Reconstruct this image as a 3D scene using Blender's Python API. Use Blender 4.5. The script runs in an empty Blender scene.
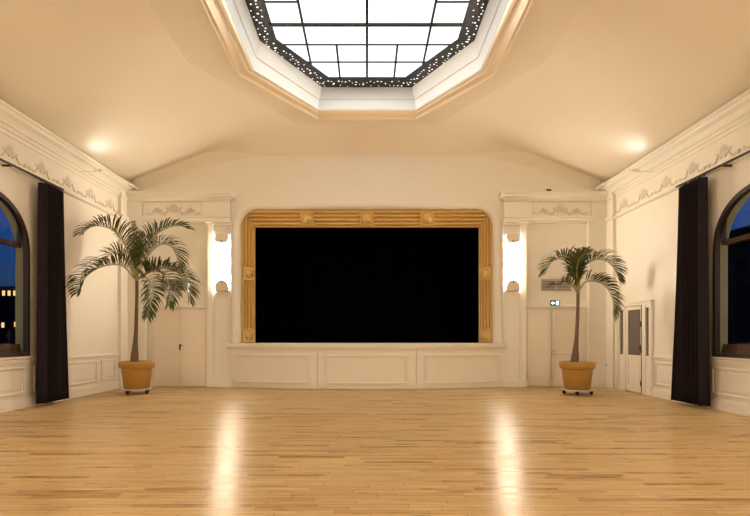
import bpy, bmesh, math, random
from mathutils import Vector, Matrix
random.seed(7)
# light settings
SCONCE_C = (1.0, .86, .67); SCONCE_E = 80.0     # the wall sconces beside the stage
HALL_C = (1.0, .80, .56); HALL_E = 44.0          # unseen sconces added round the hall as fill light
SKY_E = 2.0                                      # the backlit skylight panes
UP_C = (.86, .95, 1.0); UP_E = 12.0              # cornice uplights
LAN_E = 60.0                                     # added unseen lanterns that light the outer window jambs
WORLD_E = 1.0
EXPO = 0.0
BEAM_C = (1.0, .88, .70); BEAM_E = 900.0        # added beams that brighten the ceiling slopes
S = bpy.context.scene
COL = S.collection
PI = math.pi

# ------------------------------------------------------------------ materials
def nodes(name):
    m = bpy.data.materials.new(name); m.use_nodes = True
    nt = m.node_tree; nt.nodes.clear()
    out = nt.nodes.new('ShaderNodeOutputMaterial')
    return m, nt, out

def paint(name, col, rough=.5, var=.04, bump=.05, scale=6, spec=.5, metal=0.0, coat=0.0):
    m, nt, out = nodes(name)
    b = nt.nodes.new('ShaderNodeBsdfPrincipled')
    tc = nt.nodes.new('ShaderNodeTexCoord')
    n = nt.nodes.new('ShaderNodeTexNoise'); n.inputs['Scale'].default_value = scale; n.inputs['Detail'].default_value = 5
    nt.links.new(tc.outputs['Object'], n.inputs['Vector'])
    r = nt.nodes.new('ShaderNodeMix'); r.data_type = 'RGBA'
    r.inputs[6].default_value = (*[c*(1-var) for c in col], 1); r.inputs[7].default_value = (*[min(1, c*(1+var)) for c in col], 1)
    nt.links.new(n.outputs['Fac'], r.inputs[0]); nt.links.new(r.outputs[2], b.inputs['Base Color'])
    b.inputs['Roughness'].default_value = rough; b.inputs['Metallic'].default_value = metal
    b.inputs['Specular IOR Level'].default_value = spec; b.inputs['Coat Weight'].default_value = coat
    if bump:
        n2 = nt.nodes.new('ShaderNodeTexNoise'); n2.inputs['Scale'].default_value = scale*12
        nt.links.new(tc.outputs['Object'], n2.inputs['Vector'])
        bp = nt.nodes.new('ShaderNodeBump'); bp.inputs['Strength'].default_value = bump; bp.inputs['Distance'].default_value = .01
        nt.links.new(n2.outputs['Fac'], bp.inputs['Height']); nt.links.new(bp.outputs['Normal'], b.inputs['Normal'])
    nt.links.new(b.outputs[0], out.inputs[0])
    return m

def glow(name, col, strength, var=0.0, scale=2):
    m, nt, out = nodes(name)
    e = nt.nodes.new('ShaderNodeEmission'); e.inputs['Strength'].default_value = strength
    if var:
        tc = nt.nodes.new('ShaderNodeTexCoord')
        n = nt.nodes.new('ShaderNodeTexNoise'); n.inputs['Scale'].default_value = scale
        nt.links.new(tc.outputs['Object'], n.inputs['Vector'])
        r = nt.nodes.new('ShaderNodeMix'); r.data_type = 'RGBA'
        r.inputs[6].default_value = (*[c*(1-var) for c in col], 1); r.inputs[7].default_value = (*[c*(1+var) for c in col], 1)
        nt.links.new(n.outputs['Fac'], r.inputs[0]); nt.links.new(r.outputs[2], e.inputs['Color'])
    else:
        e.inputs['Color'].default_value = (*col, 1)
    nt.links.new(e.outputs[0], out.inputs[0])
    return m

def glass_mat(name, tint=(1, 1, 1)):
    m, nt, out = nodes(name)
    t = nt.nodes.new('ShaderNodeBsdfTransparent'); t.inputs[0].default_value = (*tint, 1)
    g = nt.nodes.new('ShaderNodeBsdfGlossy'); g.inputs['Roughness'].default_value = .01
    f = nt.nodes.new('ShaderNodeFresnel'); f.inputs[0].default_value = 1.5
    mx = nt.nodes.new('ShaderNodeMixShader')
    nt.links.new(f.outputs[0], mx.inputs[0]); nt.links.new(t.outputs[0], mx.inputs[1]); nt.links.new(g.outputs[0], mx.inputs[2])
    nt.links.new(mx.outputs[0], out.inputs[0])
    return m

def floor_mat():
    m, nt, out = nodes('oak_strip_floor')
    L = nt.links.new
    b = nt.nodes.new('ShaderNodeBsdfPrincipled')
    tc = nt.nodes.new('ShaderNodeTexCoord')
    br = nt.nodes.new('ShaderNodeTexBrick'); br.offset = 0; br.offset_frequency = 2; br.squash = 1
    br.inputs['Scale'].default_value = 1; br.inputs['Brick Width'].default_value = .72; br.inputs['Row Height'].default_value = .075
    br.inputs['Mortar Size'].default_value = .0022; br.inputs['Mortar Smooth'].default_value = .3; br.inputs['Bias'].default_value = 0
    br.inputs['Color1'].default_value = (0, 0, 0, 1); br.inputs['Color2'].default_value = (1, 1, 1, 1); br.inputs['Mortar'].default_value = (.5, .5, .5, 1)
    sp = nt.nodes.new('ShaderNodeSeparateXYZ'); L(tc.outputs['Object'], sp.inputs[0])
    rw = nt.nodes.new('ShaderNodeMath'); rw.operation = 'DIVIDE'; rw.inputs[1].default_value = .075; L(sp.outputs['Y'], rw.inputs[0])
    rf = nt.nodes.new('ShaderNodeMath'); rf.operation = 'FLOOR'; L(rw.outputs[0], rf.inputs[0])
    wn = nt.nodes.new('ShaderNodeTexWhiteNoise'); wn.noise_dimensions = '1D'; L(rf.outputs[0], wn.inputs['W'])
    ox = nt.nodes.new('ShaderNodeMath'); ox.operation = 'MULTIPLY_ADD'; ox.inputs[1].default_value = 7.3; L(wn.outputs['Value'], ox.inputs[0]); L(sp.outputs['X'], ox.inputs[2])
    cb = nt.nodes.new('ShaderNodeCombineXYZ'); L(ox.outputs[0], cb.inputs[0]); L(sp.outputs['Y'], cb.inputs[1])
    L(cb.outputs[0], br.inputs['Vector'])
    ramp = nt.nodes.new('ShaderNodeValToRGB')
    els = ramp.color_ramp.elements
    els[0].position = 0; els[0].color = (*FLOOR_D, 1)
    els[1].position = 1; els[1].color = (*FLOOR_L, 1)
    e = els.new(.18); e.color = (*FLOOR_M, 1)
    L(br.outputs['Color'], ramp.inputs[0])
    # grain stretched along the strips
    mp = nt.nodes.new('ShaderNodeMapping'); mp.inputs['Scale'].default_value = (1.6, 34, 1)
    L(cb.outputs[0], mp.inputs[0])
    n = nt.nodes.new('ShaderNodeTexNoise'); n.inputs['Scale'].default_value = 1.5; n.inputs['Detail'].default_value = 6; n.inputs['Roughness'].default_value = .65
    L(mp.outputs[0], n.inputs['Vector'])
    gr = nt.nodes.new('ShaderNodeMapRange'); gr.inputs[1].default_value = .3; gr.inputs[2].default_value = .7; gr.inputs[3].default_value = .66; gr.inputs[4].default_value = 1.18
    L(n.outputs['Fac'], gr.inputs[0])
    mul = nt.nodes.new('ShaderNodeMix'); mul.data_type = 'RGBA'; mul.blend_type = 'MULTIPLY'; mul.inputs[0].default_value = 1
    L(ramp.outputs[0], mul.inputs[6]); L(gr.outputs[0], mul.inputs[7])
    # dark knots and scars
    mp2 = nt.nodes.new('ShaderNodeMapping'); mp2.inputs['Scale'].default_value = (2.6, 20, 1); mp2.inputs['Location'].default_value = (3.1, .7, 0)
    L(cb.outputs[0], mp2.inputs[0])
    n2 = nt.nodes.new('ShaderNodeTexNoise'); n2.inputs['Scale'].default_value = 1.1; n2.inputs['Detail'].default_value = 2
    L(mp2.outputs[0], n2.inputs['Vector'])
    kr = nt.nodes.new('ShaderNodeMapRange'); kr.inputs[1].default_value = .655; kr.inputs[2].default_value = .73; kr.inputs[3].default_value = 1; kr.inputs[4].default_value = .42
    L(n2.outputs['Fac'], kr.inputs[0])
    mul2 = nt.nodes.new('ShaderNodeMix'); mul2.data_type = 'RGBA'; mul2.blend_type = 'MULTIPLY'; mul2.inputs[0].default_value = 1
    L(mul.outputs[2], mul2.inputs[6]); L(kr.outputs[0], mul2.inputs[7])
    jm = nt.nodes.new('ShaderNodeMix'); jm.data_type = 'RGBA'
    jm.inputs[7].default_value = (.2, .085, .025, 1)
    L(br.outputs['Fac'], jm.inputs[0]); L(mul2.outputs[2], jm.inputs[6])
    L(jm.outputs[2], b.inputs['Base Color'])
    rr = nt.nodes.new('ShaderNodeMapRange'); rr.inputs[1].default_value = .3; rr.inputs[2].default_value = .7; rr.inputs[3].default_value = FLOOR_R-.06; rr.inputs[4].default_value = FLOOR_R+.06
    L(n.outputs['Fac'], rr.inputs[0]); pr = nt.nodes.new('ShaderNodeMath'); pr.operation = 'MULTIPLY_ADD'; pr.inputs[1].default_value = .07     # each strip is worn a little differently
    L(br.outputs['Color'], pr.inputs[0]); L(rr.outputs[0], pr.inputs[2]); L(pr.outputs[0], b.inputs['Roughness'])
    b.inputs['Specular IOR Level'].default_value = FLOOR_S
    tv = nt.nodes.new('ShaderNodeCombineXYZ'); tv.inputs[1].default_value = 1      # scraped across the strips: rougher front to back
    b.inputs['Anisotropic'].default_value = .8; L(tv.outputs[0], b.inputs['Tangent'])
    bp = nt.nodes.new('ShaderNodeBump'); bp.inputs['Strength'].default_value = .3; bp.inputs['Distance'].default_value = .004
    L(mul.outputs[2], bp.inputs['Height']); L(bp.outputs[0], b.inputs['Normal'])
    L(b.outputs[0], out.inputs[0])
    return m

FLOOR_D = (.40, .245, .10); FLOOR_M = (.56, .375, .17); FLOOR_L = (.68, .49, .24); FLOOR_R = .285; FLOOR_S = .15
M = {}
M['wall'] = paint('cream_wall_paint', (.80, .74, .64), .45, .02, .03, 3)
M['trim'] = paint('cream_gloss_paint', (.82, .765, .67), .35, .015, .02, 4)
M['ceil'] = paint('ceiling_paint', (.78, .68, .545), .75, .02, .02, 2)
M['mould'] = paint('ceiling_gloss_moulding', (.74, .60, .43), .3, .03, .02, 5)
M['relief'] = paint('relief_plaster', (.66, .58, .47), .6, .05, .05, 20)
M['door'] = paint('cream_door_paint', (.81, .71, .585), .35, .015, .02, 3)
M['reveal'] = paint('cool_tint_reveal_paint', (.84, .88, .90), .3, .02, .02, 4)  # blue tint puts the skylight's cool cast into the paint
M['gold'] = paint('gold_paint', (.68, .445, .155), .42, .10, .08, 9, metal=.2)
M['black'] = paint('black_stage_cloth', (.0015, .0015, .002), .95, .1, .1, 20, spec=.02)
M['velvet'] = paint('aubergine_curtain_cloth', (.019, .013, .016), .9, .25, .2, 14, spec=.15)
M['pot'] = paint('ochre_terracotta', (.42, .225, .045), .5, .08, .06, 9)
M['soil'] = paint('potting_soil', (.06, .035, .02), .95, .3, .5, 30)
M['bark'] = paint('palm_bark', (.16, .105, .06), .8, .3, .4, 22)
M['stem'] = paint('palm_crownshaft', (.30, .29, .10), .5, .2, .05, 12)
M['leaf'] = paint('palm_leaf', (.062, .070, .011), .55, .5, .02, 5, spec=.3)
M['dark'] = paint('dark_bronze_paint', (.030, .020, .016), .4, .1, .03, 12)
M['iron'] = paint('skylight_dark_metal', (.009, .008, .009), .45, .1, .03, 12)
M['steel'] = paint('dark_hardware', (.04, .035, .03), .35, .1, .02, 20, metal=.7)
M['chrome'] = paint('pale_metal', (.62, .60, .55), .3, .05, .02, 20, metal=.6)
M['rubber'] = paint('caster_rubber', (.035, .03, .025), .6, .1, .05, 20)
M['wood'] = paint('brown_outside_wood', (.16, .075, .04), .5, .25, .1, 8)
M['outstone'] = paint('olive_outside_jamb', (.42, .38, .20), .7, .12, .1, 6)
M['vent'] = paint('grey_vent_metal', (.40, .355, .29), .5, .05, .02, 20)
M['ventdark'] = paint('vent_cavity', (.10, .085, .07), .8, .05, .02, 20)
M['plaster'] = paint('sconce_cap_plaster', (.76, .66, .53), .55, .03, .03, 12)
M['night'] = paint('night_masonry', (.012, .012, .016), .9, .3, .2, 3)
M['hedge'] = paint('night_foliage', (.012, .016, .010), .9, .4, .4, 3)
M['green'] = paint('exit_green_plastic', (.01, .17, .12), .4, .05, .02, 20)
M['floor'] = floor_mat()
M['glass'] = glass_mat('window_glass')
M['doorglass'] = paint('grey_door_glass', (.115, .10, .085), .16, .1, .01, 3, spec=.6)
M['hall_fill'] = glow('hall_fill_light', HALL_C, HALL_E)
M['sconce'] = glow('sconce_light', SCONCE_C, SCONCE_E)
M['sky'] = glow('skylight_panes', (1.0, .99, .98), SKY_E, .05, .8)
M['lampwin'] = glow('far_window_light', (1.0, .62, .25), 1.2)
M['exitglow'] = glow('exit_sign_light', (.8, 1.0, .92), 2.2)

# ------------------------------------------------------------------ mesh builder
class MB:
    def __init__(s): s.v = []; s.f = []; s.m = []; s.sm = []
    def quad(s, pts, mi=0, sm=False):
        b = len(s.v); s.v += [tuple(p) for p in pts]; s.f.append(tuple(range(b, b+len(pts)))); s.m.append(mi); s.sm.append(sm)
    def box(s, x0, x1, y0, y1, z0, z1, mi=0):
        if x0 > x1: x0, x1 = x1, x0
        b = len(s.v)
        s.v += [(x, y, z) for z in (z0, z1) for (x, y) in ((x0, y0), (x1, y0), (x1, y1), (x0, y1))]
        for f in ((3, 2, 1, 0), (4, 5, 6, 7), (0, 1, 5, 4), (1, 2, 6, 5), (2, 3, 7, 6), (3, 0, 4, 7)):
            s.f.append(tuple(b+i for i in f)); s.m.append(mi); s.sm.append(False)
        return s
    def loft(s, rings, closed=True, mi=0, sm=False, cap=False):
        b = len(s.v); n = len(rings[0])
        for r in rings: s.v += [tuple(p) for p in r]
        for i in range(len(rings)-1):
            for j in range(n if closed else n-1):
                k = (j+1) % n
                s.f.append((b+i*n+j, b+i*n+k, b+(i+1)*n+k, b+(i+1)*n+j)); s.m.append(mi); s.sm.append(sm)
        if cap:
            s.f.append(tuple(b+j for j in range(n))[::-1]); s.m.append(mi); s.sm.append(False)
            s.f.append(tuple(b+(len(rings)-1)*n+j for j in range(n))); s.m.append(mi); s.sm.append(False)
        return s
    def tube(s, pts, rad, n=8, mi=0, cap=True, sm=True):
        pts = [Vector(p) for p in pts]
        if not hasattr(rad, '__len__'): rad = [rad]*len(pts)
        rings = []; u = None
        for i, p in enumerate(pts):
            t = (pts[min(i+1, len(pts)-1)]-pts[max(i-1, 0)]).normalized()
            if u is None:
                u = t.orthogonal().normalized()
            else:
                u = (u-t*u.dot(t)).normalized()
            w = t.cross(u)
            rings.append([p+rad[i]*(math.cos(2*PI*k/n)*u+math.sin(2*PI*k/n)*w) for k in range(n)])
        return s.loft(rings, True, mi, sm, cap)
    def lathe(s, prof, n=40, mi=0, sm=True, cap=True, c=(0, 0)):
        rings = [[(c[0]+r*math.cos(2*PI*k/n), c[1]+r*math.sin(2*PI*k/n), z) for k in range(n)] for r, z in prof]
        return s.loft(rings, True, mi, sm, cap)
    def ball(s, c, r, n=12, m=8, mi=0):
        if not hasattr(r, '__len__'): r = (r, r, r)
        rings = [[(c[0]+r[0]*math.sin(PI*i/m)*math.cos(2*PI*k/n), c[1]+r[1]*math.sin(PI*i/m)*math.sin(2*PI*k/n), c[2]+r[2]*math.cos(PI*i/m)) for k in range(n)] for i in range(1, m)]
        return s.loft(rings, True, mi, True, True)
    def prism(s, poly, axis, a, b_, mi=0):
        """extrude a 2-D polygon: axis 'x' -> poly is (y,z); 'y' -> (x,z); 'z' -> (x,y)"""
        def P(p, t): return {'x': (t, p[0], p[1]), 'y': (p[0], t, p[1]), 'z': (p[0], p[1], t)}[axis]
        return s.loft([[P(p, a) for p in poly], [P(p, b_) for p in poly]], True, mi, False, True)
    def build(s, name, mat, parent=None, loc=None, bevel=0, fixn=True):
        me = bpy.data.meshes.new(name)
        me.from_pydata(s.v, [], s.f)
        mats = mat if isinstance(mat, (list, tuple)) else [mat]
        for k in mats: me.materials.append(M[k])
        for p, mi, sm in zip(me.polygons, s.m, s.sm): p.material_index = mi; p.use_smooth = sm
        if fixn:
            bm = bmesh.new(); bm.from_mesh(me)
            bmesh.ops.recalc_face_normals(bm, faces=bm.faces); bm.to_mesh(me); bm.free()
        o = bpy.data.objects.new(name, me); COL.objects.link(o)
        if parent: o.parent = parent
        if loc: o.location = loc
        if bevel:
            md = o.modifiers.new('Bevel', 'BEVEL'); md.width = bevel; md.segments = 2; md.limit_method = 'ANGLE'
        return o

def tag(o, label, cat, group=None):
    o['label'] = label; o['category'] = cat
    if group: o['group'] = group
    return o
def thing(name, label, cat, loc=(0, 0, 0), rz=0, group=None):
    o = bpy.data.objects.new(name, None); COL.objects.link(o); o.location = loc; o.rotation_euler = (0, 0, rz); o.empty_display_size = .2
    return tag(o, label, cat, group)
def struct(o): o['kind'] = 'structure'; return o
def sempty(name, loc=(0, 0, 0)):
    o = bpy.data.objects.new(name, None); COL.objects.link(o); o.location = loc; o['kind'] = 'structure'; return o
def copy_tree(o, parent=None):
    c = o.copy(); COL.objects.link(c)
    if parent: c.parent = parent
    for ch in list(o.children): copy_tree(ch, c)
    return c
def bez(a, b, c, n):
    a, b, c = Vector(a), Vector(b), Vector(c)
    return [a*(1-t)**2+b*2*t*(1-t)+c*t*t for t in [i/n for i in range(n+1)]]
def spline(P, n):
    P = [Vector(p) for p in P]; Q = [2*P[0]-P[1]]+P+[2*P[-1]-P[-2]]; out = []
    for i in range(1, len(Q)-2):
        p0, p1, p2, p3 = Q[i-1:i+3]
        for k in range(n):
            t = k/n
            out.append(.5*((2*p1)+(-p0+p2)*t+(2*p0-5*p1+4*p2-p3)*t*t+(-p0+3*p1-3*p2+p3)*t**3))
    out.append(P[-1]); return out

# ------------------------------------------------------------------ room measures
HW = 6.38            # half width
YB = 13.83           # back wall
YR = -.9             # wall behind the camera
ZS = 5.36            # ceiling springing at the side walls
ZG = 6.17            # flat top of the gable
KC = 1.019           # skylight size factor
ZC = 6.72            # flat ceiling
YC = 7.907            # skylight centre

# floor
struct(MB().box(-HW-.3, HW+.3, YR-.3, YB+.1, -.1, 0).build('floor', 'floor'))

# side walls with an arched window opening
WY0, WY1, WZ0, WZS, WZH = 7.39, 9.79, .98, 2.86, 1.0
def arch(y, a=None, off=0.0):
    yc = (WY0+WY1)/2; a = (WY1-WY0)/2-off; h = WZH-off
    t = min(1, abs(y-yc)/a)
    return WZS+h*(1-t**2.25)**(1/2.25)
def arch_path(off, n=40, dy=0.0):
    yc = (WY0+WY1)/2+dy; a = (WY1-WY0)/2-off
    pts = [(yc-a, WZ0+off)]
    for i in range(n+1):
        th = PI*i/n
        cx = -math.cos(th); sx = math.sin(th); e = 2/2.25
        y = yc+a*math.copysign(abs(cx)**e, cx); z = WZS+(WZH-off)*sx**e
        pts.append((y, z))
    pts.append((yc+a, WZ0+off))
    return pts
WDY = {-1: 0.0, 1: -.25}
def side_wall(name, s):
    mb = MB(); xi = s*HW; xo = s*(HW+.24); dy = WDY[s]
    ap = arch_path(0, dy=dy); WY0, WY1 = ap[0][0], ap[-1][0]
    for x in (xi, xo):
        mb.quad([(x, YR-.2, 0), (x, WY0, 0), (x, WY0, 6), (x, YR-.2, 6)])
        mb.quad([(x, WY1, 0), (x, YB+.05, 0), (x, YB+.05, 6), (x, WY1, 6)])
        mb.quad([(x, WY0, 0), (x, WY1, 0), (x, WY1, WZ0), (x, WY0, WZ0)])
        for (y0, z0), (y1, z1) in zip(ap[1:-2], ap[2:-1]):
            if abs(y1-y0) < 1e-5: continue
            mb.quad([(x, y0, z0), (x, y1, z1), (x, y1, 6), (x, y0, 6)])
    mb.loft([[(xi, y, z) for y, z in ap], [(xo, y, z) for y, z in ap]], True, 1)
    return struct(mb.build(name, ['wall', 'outstone']))
side_wall('wall_left', -1); side_wall('wall_right', 1)
struct(MB().box(-HW-.3, HW+.3, YR-.2, YR, 0, 7).build('wall_front', 'wall'))

# back wall with the stage opening (rounded top corners, bullnosed edge)
def opening(hw, zt, r, n=10, zb=1.05):
    L = [(-hw, zb), (-hw, zt-r)]
    for i in range(1, n+1):
        a = PI-i*PI/2/n
        L.append((-hw+r+r*math.cos(a), zt-r+r*math.sin(a)))
    return L+[(-x, z) for x, z in L[::-1]]
OP = opening(3.53, 4.90, .55)
mb = MB()
for x0, x1 in ((-HW-.3, -3.53), (3.53, HW+.3)):
    mb.quad([(x0, YB, 0), (x1, YB, 0), (x1, YB, 7.2), (x0, YB, 7.2)])
mb.quad([(-3.53, YB, 0), (3.53, YB, 0), (3.53, YB, 1.05), (-3.53, YB, 1.05)])
for (x0, z0), (x1, z1) in zip(OP, OP[1:]):
    if abs(x1-x0) > 1e-6: mb.quad([(x0, YB, z0), (x1, YB, z1), (x1, YB, 7.2), (x0, YB, 7.2)])
rings = []
for i in range(7):
    a = i/6*PI/2; o = .15*math.sin(a); d = .15*(1-math.cos(a))
    rings.append([(x, YB+d, z) for x, z in opening(3.53-o, 4.90-o, .55-o*.5)])
rings.append([(x, YB+.2, z) for x, z in opening(3.38, 4.75, .475)])
mb.loft(rings, False, 0, True)
struct(mb.build('wall_back', 'wall'))

# stage house
mb = MB()
mb.box(-5.5, 5.5, YB+.5, 18.5, .95, 1.10)
mb.box(-5.5, -5.4, YB+.45, 18.5, 1.10, 6.5); mb.box(5.4, 5.5, YB+.45, 18.5, 1.10, 6.5)
mb.box(-5.5, 5.5, YB+.45, 18.5, 6.4, 6.5); mb.box(-5.5, 5.5, 18.4, 18.5, 1.1, 6.5)
struct(mb.build('wall_stage', 'black'))
mb = MB(); n = 200
prof = [(-5.2+10.4*i/n, 17.2+.09*math.sin(i*.9)+.03*math.sin(i*2.3)) for i in range(n+1)]
mb.loft([[(x, y, z) for x, y in prof] for z in (1.11, 6.3)], False, 0, True)
mb.loft([[(x, y+.03, z) for x, y in prof] for z in (1.11, 6.3)], False, 0, True)
trim_sill = struct(MB().box(-3.375, 3.375, YB, YB+.5, 1.05, 1.155).build('trim_40', 'trim'))
tag(mb.build('stage_backdrop', 'black', fixn=False), 'black backdrop curtain filling the dark stage opening', 'curtain')

# ------------------------------------------------------------------ ceiling
def octo(w, h1, w2, h2, z):
    w, h1, w2, h2 = w*KC, h1*KC, w2*KC, h2*KC
    return [(w, YC-h1, z), (w, YC+h1, z), (w2, YC+h2, z), (-w2, YC+h2, z), (-w, YC+h1, z), (-w, YC-h1, z), (-w2, YC-h2, z), (w2, YC-h2, z)]
FL = dict(w=3.46*KC, h1=2.24*KC, w2=1.74*KC, h2=5.17*KC)
def gable(x):
    x = abs(x); t = (HW-x)*.412
    z = ZS+t
    k = .10; h = max(0, min(1, .5+.5*(ZG-z)/k/1.0*.5))
    return ZG+(z-ZG)*h-k*h*(1-h) if abs(z-ZG) < 2*k else min(z, ZG)
pairs = []   # inner (octagon) / outer (wall line)
def lerp(a, b, t): return a+(b-a)*t
NN = 24
for i in range(NN):      # right side, front to back
    t = i/NN; pairs.append(((FL['w'], lerp(YC-FL['h1'], YC+FL['h1'], t)), (HW, lerp(3.2, 11.6, t))))
for i in range(NN):      # right chamfer
    t = i/NN; inn = (lerp(FL['w'], FL['w2'], t), lerp(YC+FL['h1'], YC+FL['h2'], t))
    out = (HW, lerp(11.6, YB, t/.5)) if t < .5 else (lerp(HW, 3.6, (t-.5)/.5), YB)
    pairs.append((inn, out))
for i in range(NN):
    t = i/NN; pairs.append(((lerp(FL['w2'], -FL['w2'], t), YC+FL['h2']), (lerp(3.6, -3.6, t), YB)))
for i in range(NN):
    t = i/NN; inn = (lerp(-FL['w2'], -FL['w'], t), lerp(YC+FL['h2'], YC+FL['h1'], t))
    out = (lerp(-3.6, -HW, t/.5), YB) if t < .5 else (-HW, lerp(YB, 11.6, (t-.5)/.5))
    pairs.append((inn, out))
for i in range(NN):
    t = i/NN; pairs.append(((-FL['w'], lerp(YC+FL['h1'], YC-FL['h1'], t)), (-HW, lerp(11.6, 3.2, t))))
for i in range(NN):
    t = i/NN; inn = (lerp(-FL['w'], -FL['w2'], t), lerp(YC-FL['h1'], YC-FL['h2'], t))
    out = (-HW, lerp(3.2, YR, t/.5)) if t < .5 else (lerp(-HW, -3.6, (t-.5)/.5), YR)
    pairs.append((inn, out))
for i in range(NN):
    t = i/NN; pairs.append(((lerp(-FL['w2'], FL['w2'], t), YC-FL['h2']), (lerp(-3.6, 3.6, t), YR)))
for i in range(NN):
    t = i/NN; inn = (lerp(FL['w2'], FL['w'], t), lerp(YC-FL['h2'], YC-FL['h1'], t))
    out = (lerp(3.6, HW, t/.5), YR) if t < .5 else (HW, lerp(YR, 3.2, (t-.5)/.5))
    pairs.append((inn, out))
mb = MB(); rings = []
NR = 14
def zo(p): return gable(p[0]) if abs(p[0]) < HW-1e-6 else ZS
for k in range(NR+1):
    s = k/NR
    ring = []
    for inn, out in pairs:
        z0 = zo(out)
        ring.append((lerp(out[0], inn[0], s), lerp(out[1], inn[1], s), lerp(z0, ZC, s)))
    rings.append(ring)
# cove where the slopes meet the gable wall
back = [(i, p) for i, p in enumerate(pairs) if p[1][1] == YB and abs(p[1][0]) < HW+.001]
mb.loft(rings, True, 0, True)
cov = [[] for _ in range(6)]
for i, (inn, out) in back:
    x = out[0]; r = .30 if abs(x) > 3.5 else .04
    if 3.0 < abs(x) <= 4.3: r = lerp(.04, .30, (abs(x)-3.0)/1.3)
    P = Vector((out[0], out[1], zo(out))); I = Vector((inn[0], inn[1], ZC))
    Q = P+(I-P).normalized()*r*1.0
    A = Vector((P.x, YB-.002, P.z-r))
    for k, q in enumerate(bez(A, P, Q, 5)): cov[k].append(q)
mb.loft([cov[0], cov[-1]], False, 0, False)
OPN = octo(2.25, 2.5, 1.137, 4.31, ZC)
mb.loft([octo(3.46, 2.24, 1.74, 5.17, ZC), OPN], True, 0, False)
struct(mb.build('ceiling', 'ceil'))

# moulding round the skylight opening
def oc(o, z): return octo(2.25+o*1.0, 2.5+o*.42, 1.137+o*.12, 4.31+o*1.35, z)
mb = MB()
mb.loft([oc(.36, ZC+.01), oc(.355, ZC-.07), oc(.33, ZC-.09), oc(.30, ZC-.085), oc(.285, ZC-.03), oc(.16, ZC-.02), oc(.145, ZC-.045), oc(.11, ZC-.05), oc(.09, ZC-.015), oc(.035, ZC-.01)], True, 0)
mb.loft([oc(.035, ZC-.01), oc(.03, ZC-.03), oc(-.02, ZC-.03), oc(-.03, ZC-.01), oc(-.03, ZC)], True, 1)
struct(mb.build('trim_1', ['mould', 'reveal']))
mb = MB()
ZG2 = 7.27
a = (2.22, 2.49, 1.134, 4.27); b = (2.115, 2.48, 1.05, 4.40)
def oi(t, z, o=0): return octo(*[lerp(p, q, t)+o for p, q in zip(a, b)], z)
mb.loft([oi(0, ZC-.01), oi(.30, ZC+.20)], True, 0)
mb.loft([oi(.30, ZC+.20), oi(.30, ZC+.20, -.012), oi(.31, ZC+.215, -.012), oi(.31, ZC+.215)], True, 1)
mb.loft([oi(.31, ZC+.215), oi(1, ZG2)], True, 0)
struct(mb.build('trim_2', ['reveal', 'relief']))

# the skylight itself: dark perforated border, glazing bars, lit panes
sky = thing('skylight', 'octagonal backlit skylight with dark lattice and perforated border, set in ceiling', 'skylight', (0, YC, ZG2))
sky.scale = (KC, KC, KC)
def OO(w, h1, w2, h2, z): return [(x/KC, (y-YC)/KC, z) for x, y, _ in octo(w, h1, w2, h2, 0)]
o_out = (2.14, 2.50, 1.07, 4.42); o_in = (1.78, 2.46, .863, 3.96)
mb = MB()
mb.loft([OO(*o_out, 0.06), OO(*o_out, 0), OO(*o_in, 0), OO(*o_in, .06)], True, 0)
random.seed(3)
A = OO(*o_out, -.004); B = OO(*o_in, -.004)
for i in range(8):
    j = (i+1) % 8
    a0, a1, b0, b1 = Vector(A[i]), Vector(A[j]), Vector(B[i]), Vector(B[j])
    Lm = (a1-a0).length; cnt = int(Lm*11)
    for k in range(cnt):
        u = (k+.5)/cnt
        ph = u*Lm/.62*PI
        for v in ((.5+.30*math.sin(ph)), (.5-.30*math.sin(ph))) if k % 2 == 0 else ((.5+random.uniform(-.3, .3)),):
            v += random.uniform(-.05, .05)
            p = (a0.lerp(a1, u)).lerp(b0.lerp(b1, u), min(.75, max(.12, v*.85)))
            r = random.choice((.013, .015, .018, .020))
            mb.quad([(p.x+r*math.cos(q*PI/4), p.y+r*math.sin(q*PI/4), p.z) for q in range(8)], 1)
mb.build('perforated_border', ['iron', 'sky'], sky, fixn=False)
mb = MB(); mb.quad(OO(1.95, 2.48, .95, 4.15, .022)); mb.build('glass_panes', 'sky', sky)
def half_w(y):   # inner half width at local y
    y = abs(y)
    w, h1, w2, h2 = o_in
    return w if y < h1 else lerp(w, w2, min(1, (y-h1)/(h2-h1)))
def bar_h(y, x0, x1, t=.028): m_ = MB().box(x0, x1, y-t/2, y+t/2, -.006, .02); return m_
def add_bar(mb): mb.build('glazing_bar', 'iron', sky)
for s in (-1, 1):
    y = s*1.97; add_bar(MB().box(-half_w(y)-.05, half_w(y)+.05, y-.035, y+.04, -.012, .02))
    for y, t in ((s*2.64, .026), (s*3.30, .026)): add_bar(MB().box(-half_w(y)-.03, half_w(y)+.03, y-t/2, y+t/2, -.006, .02))
    for x in (-.61, .61): add_bar(MB().box(x-.022, x+.022, min(s*2.64, s*3.98), max(s*2.64, s*3.98), -.006, .02))
    add_bar(MB().box(s*1.2-.022, s*1.2+.022, -3.56, 3.56, -.008, .02))
    for y in (-1.31, -.655, 0, .655, 1.31): add_bar(MB().box(s*1.2, s*1.80, y-.013, y+.013, -.006, .02))
add_bar(MB().box(-.026, .026, -3.98, 3.98, -.009, .02))

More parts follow.
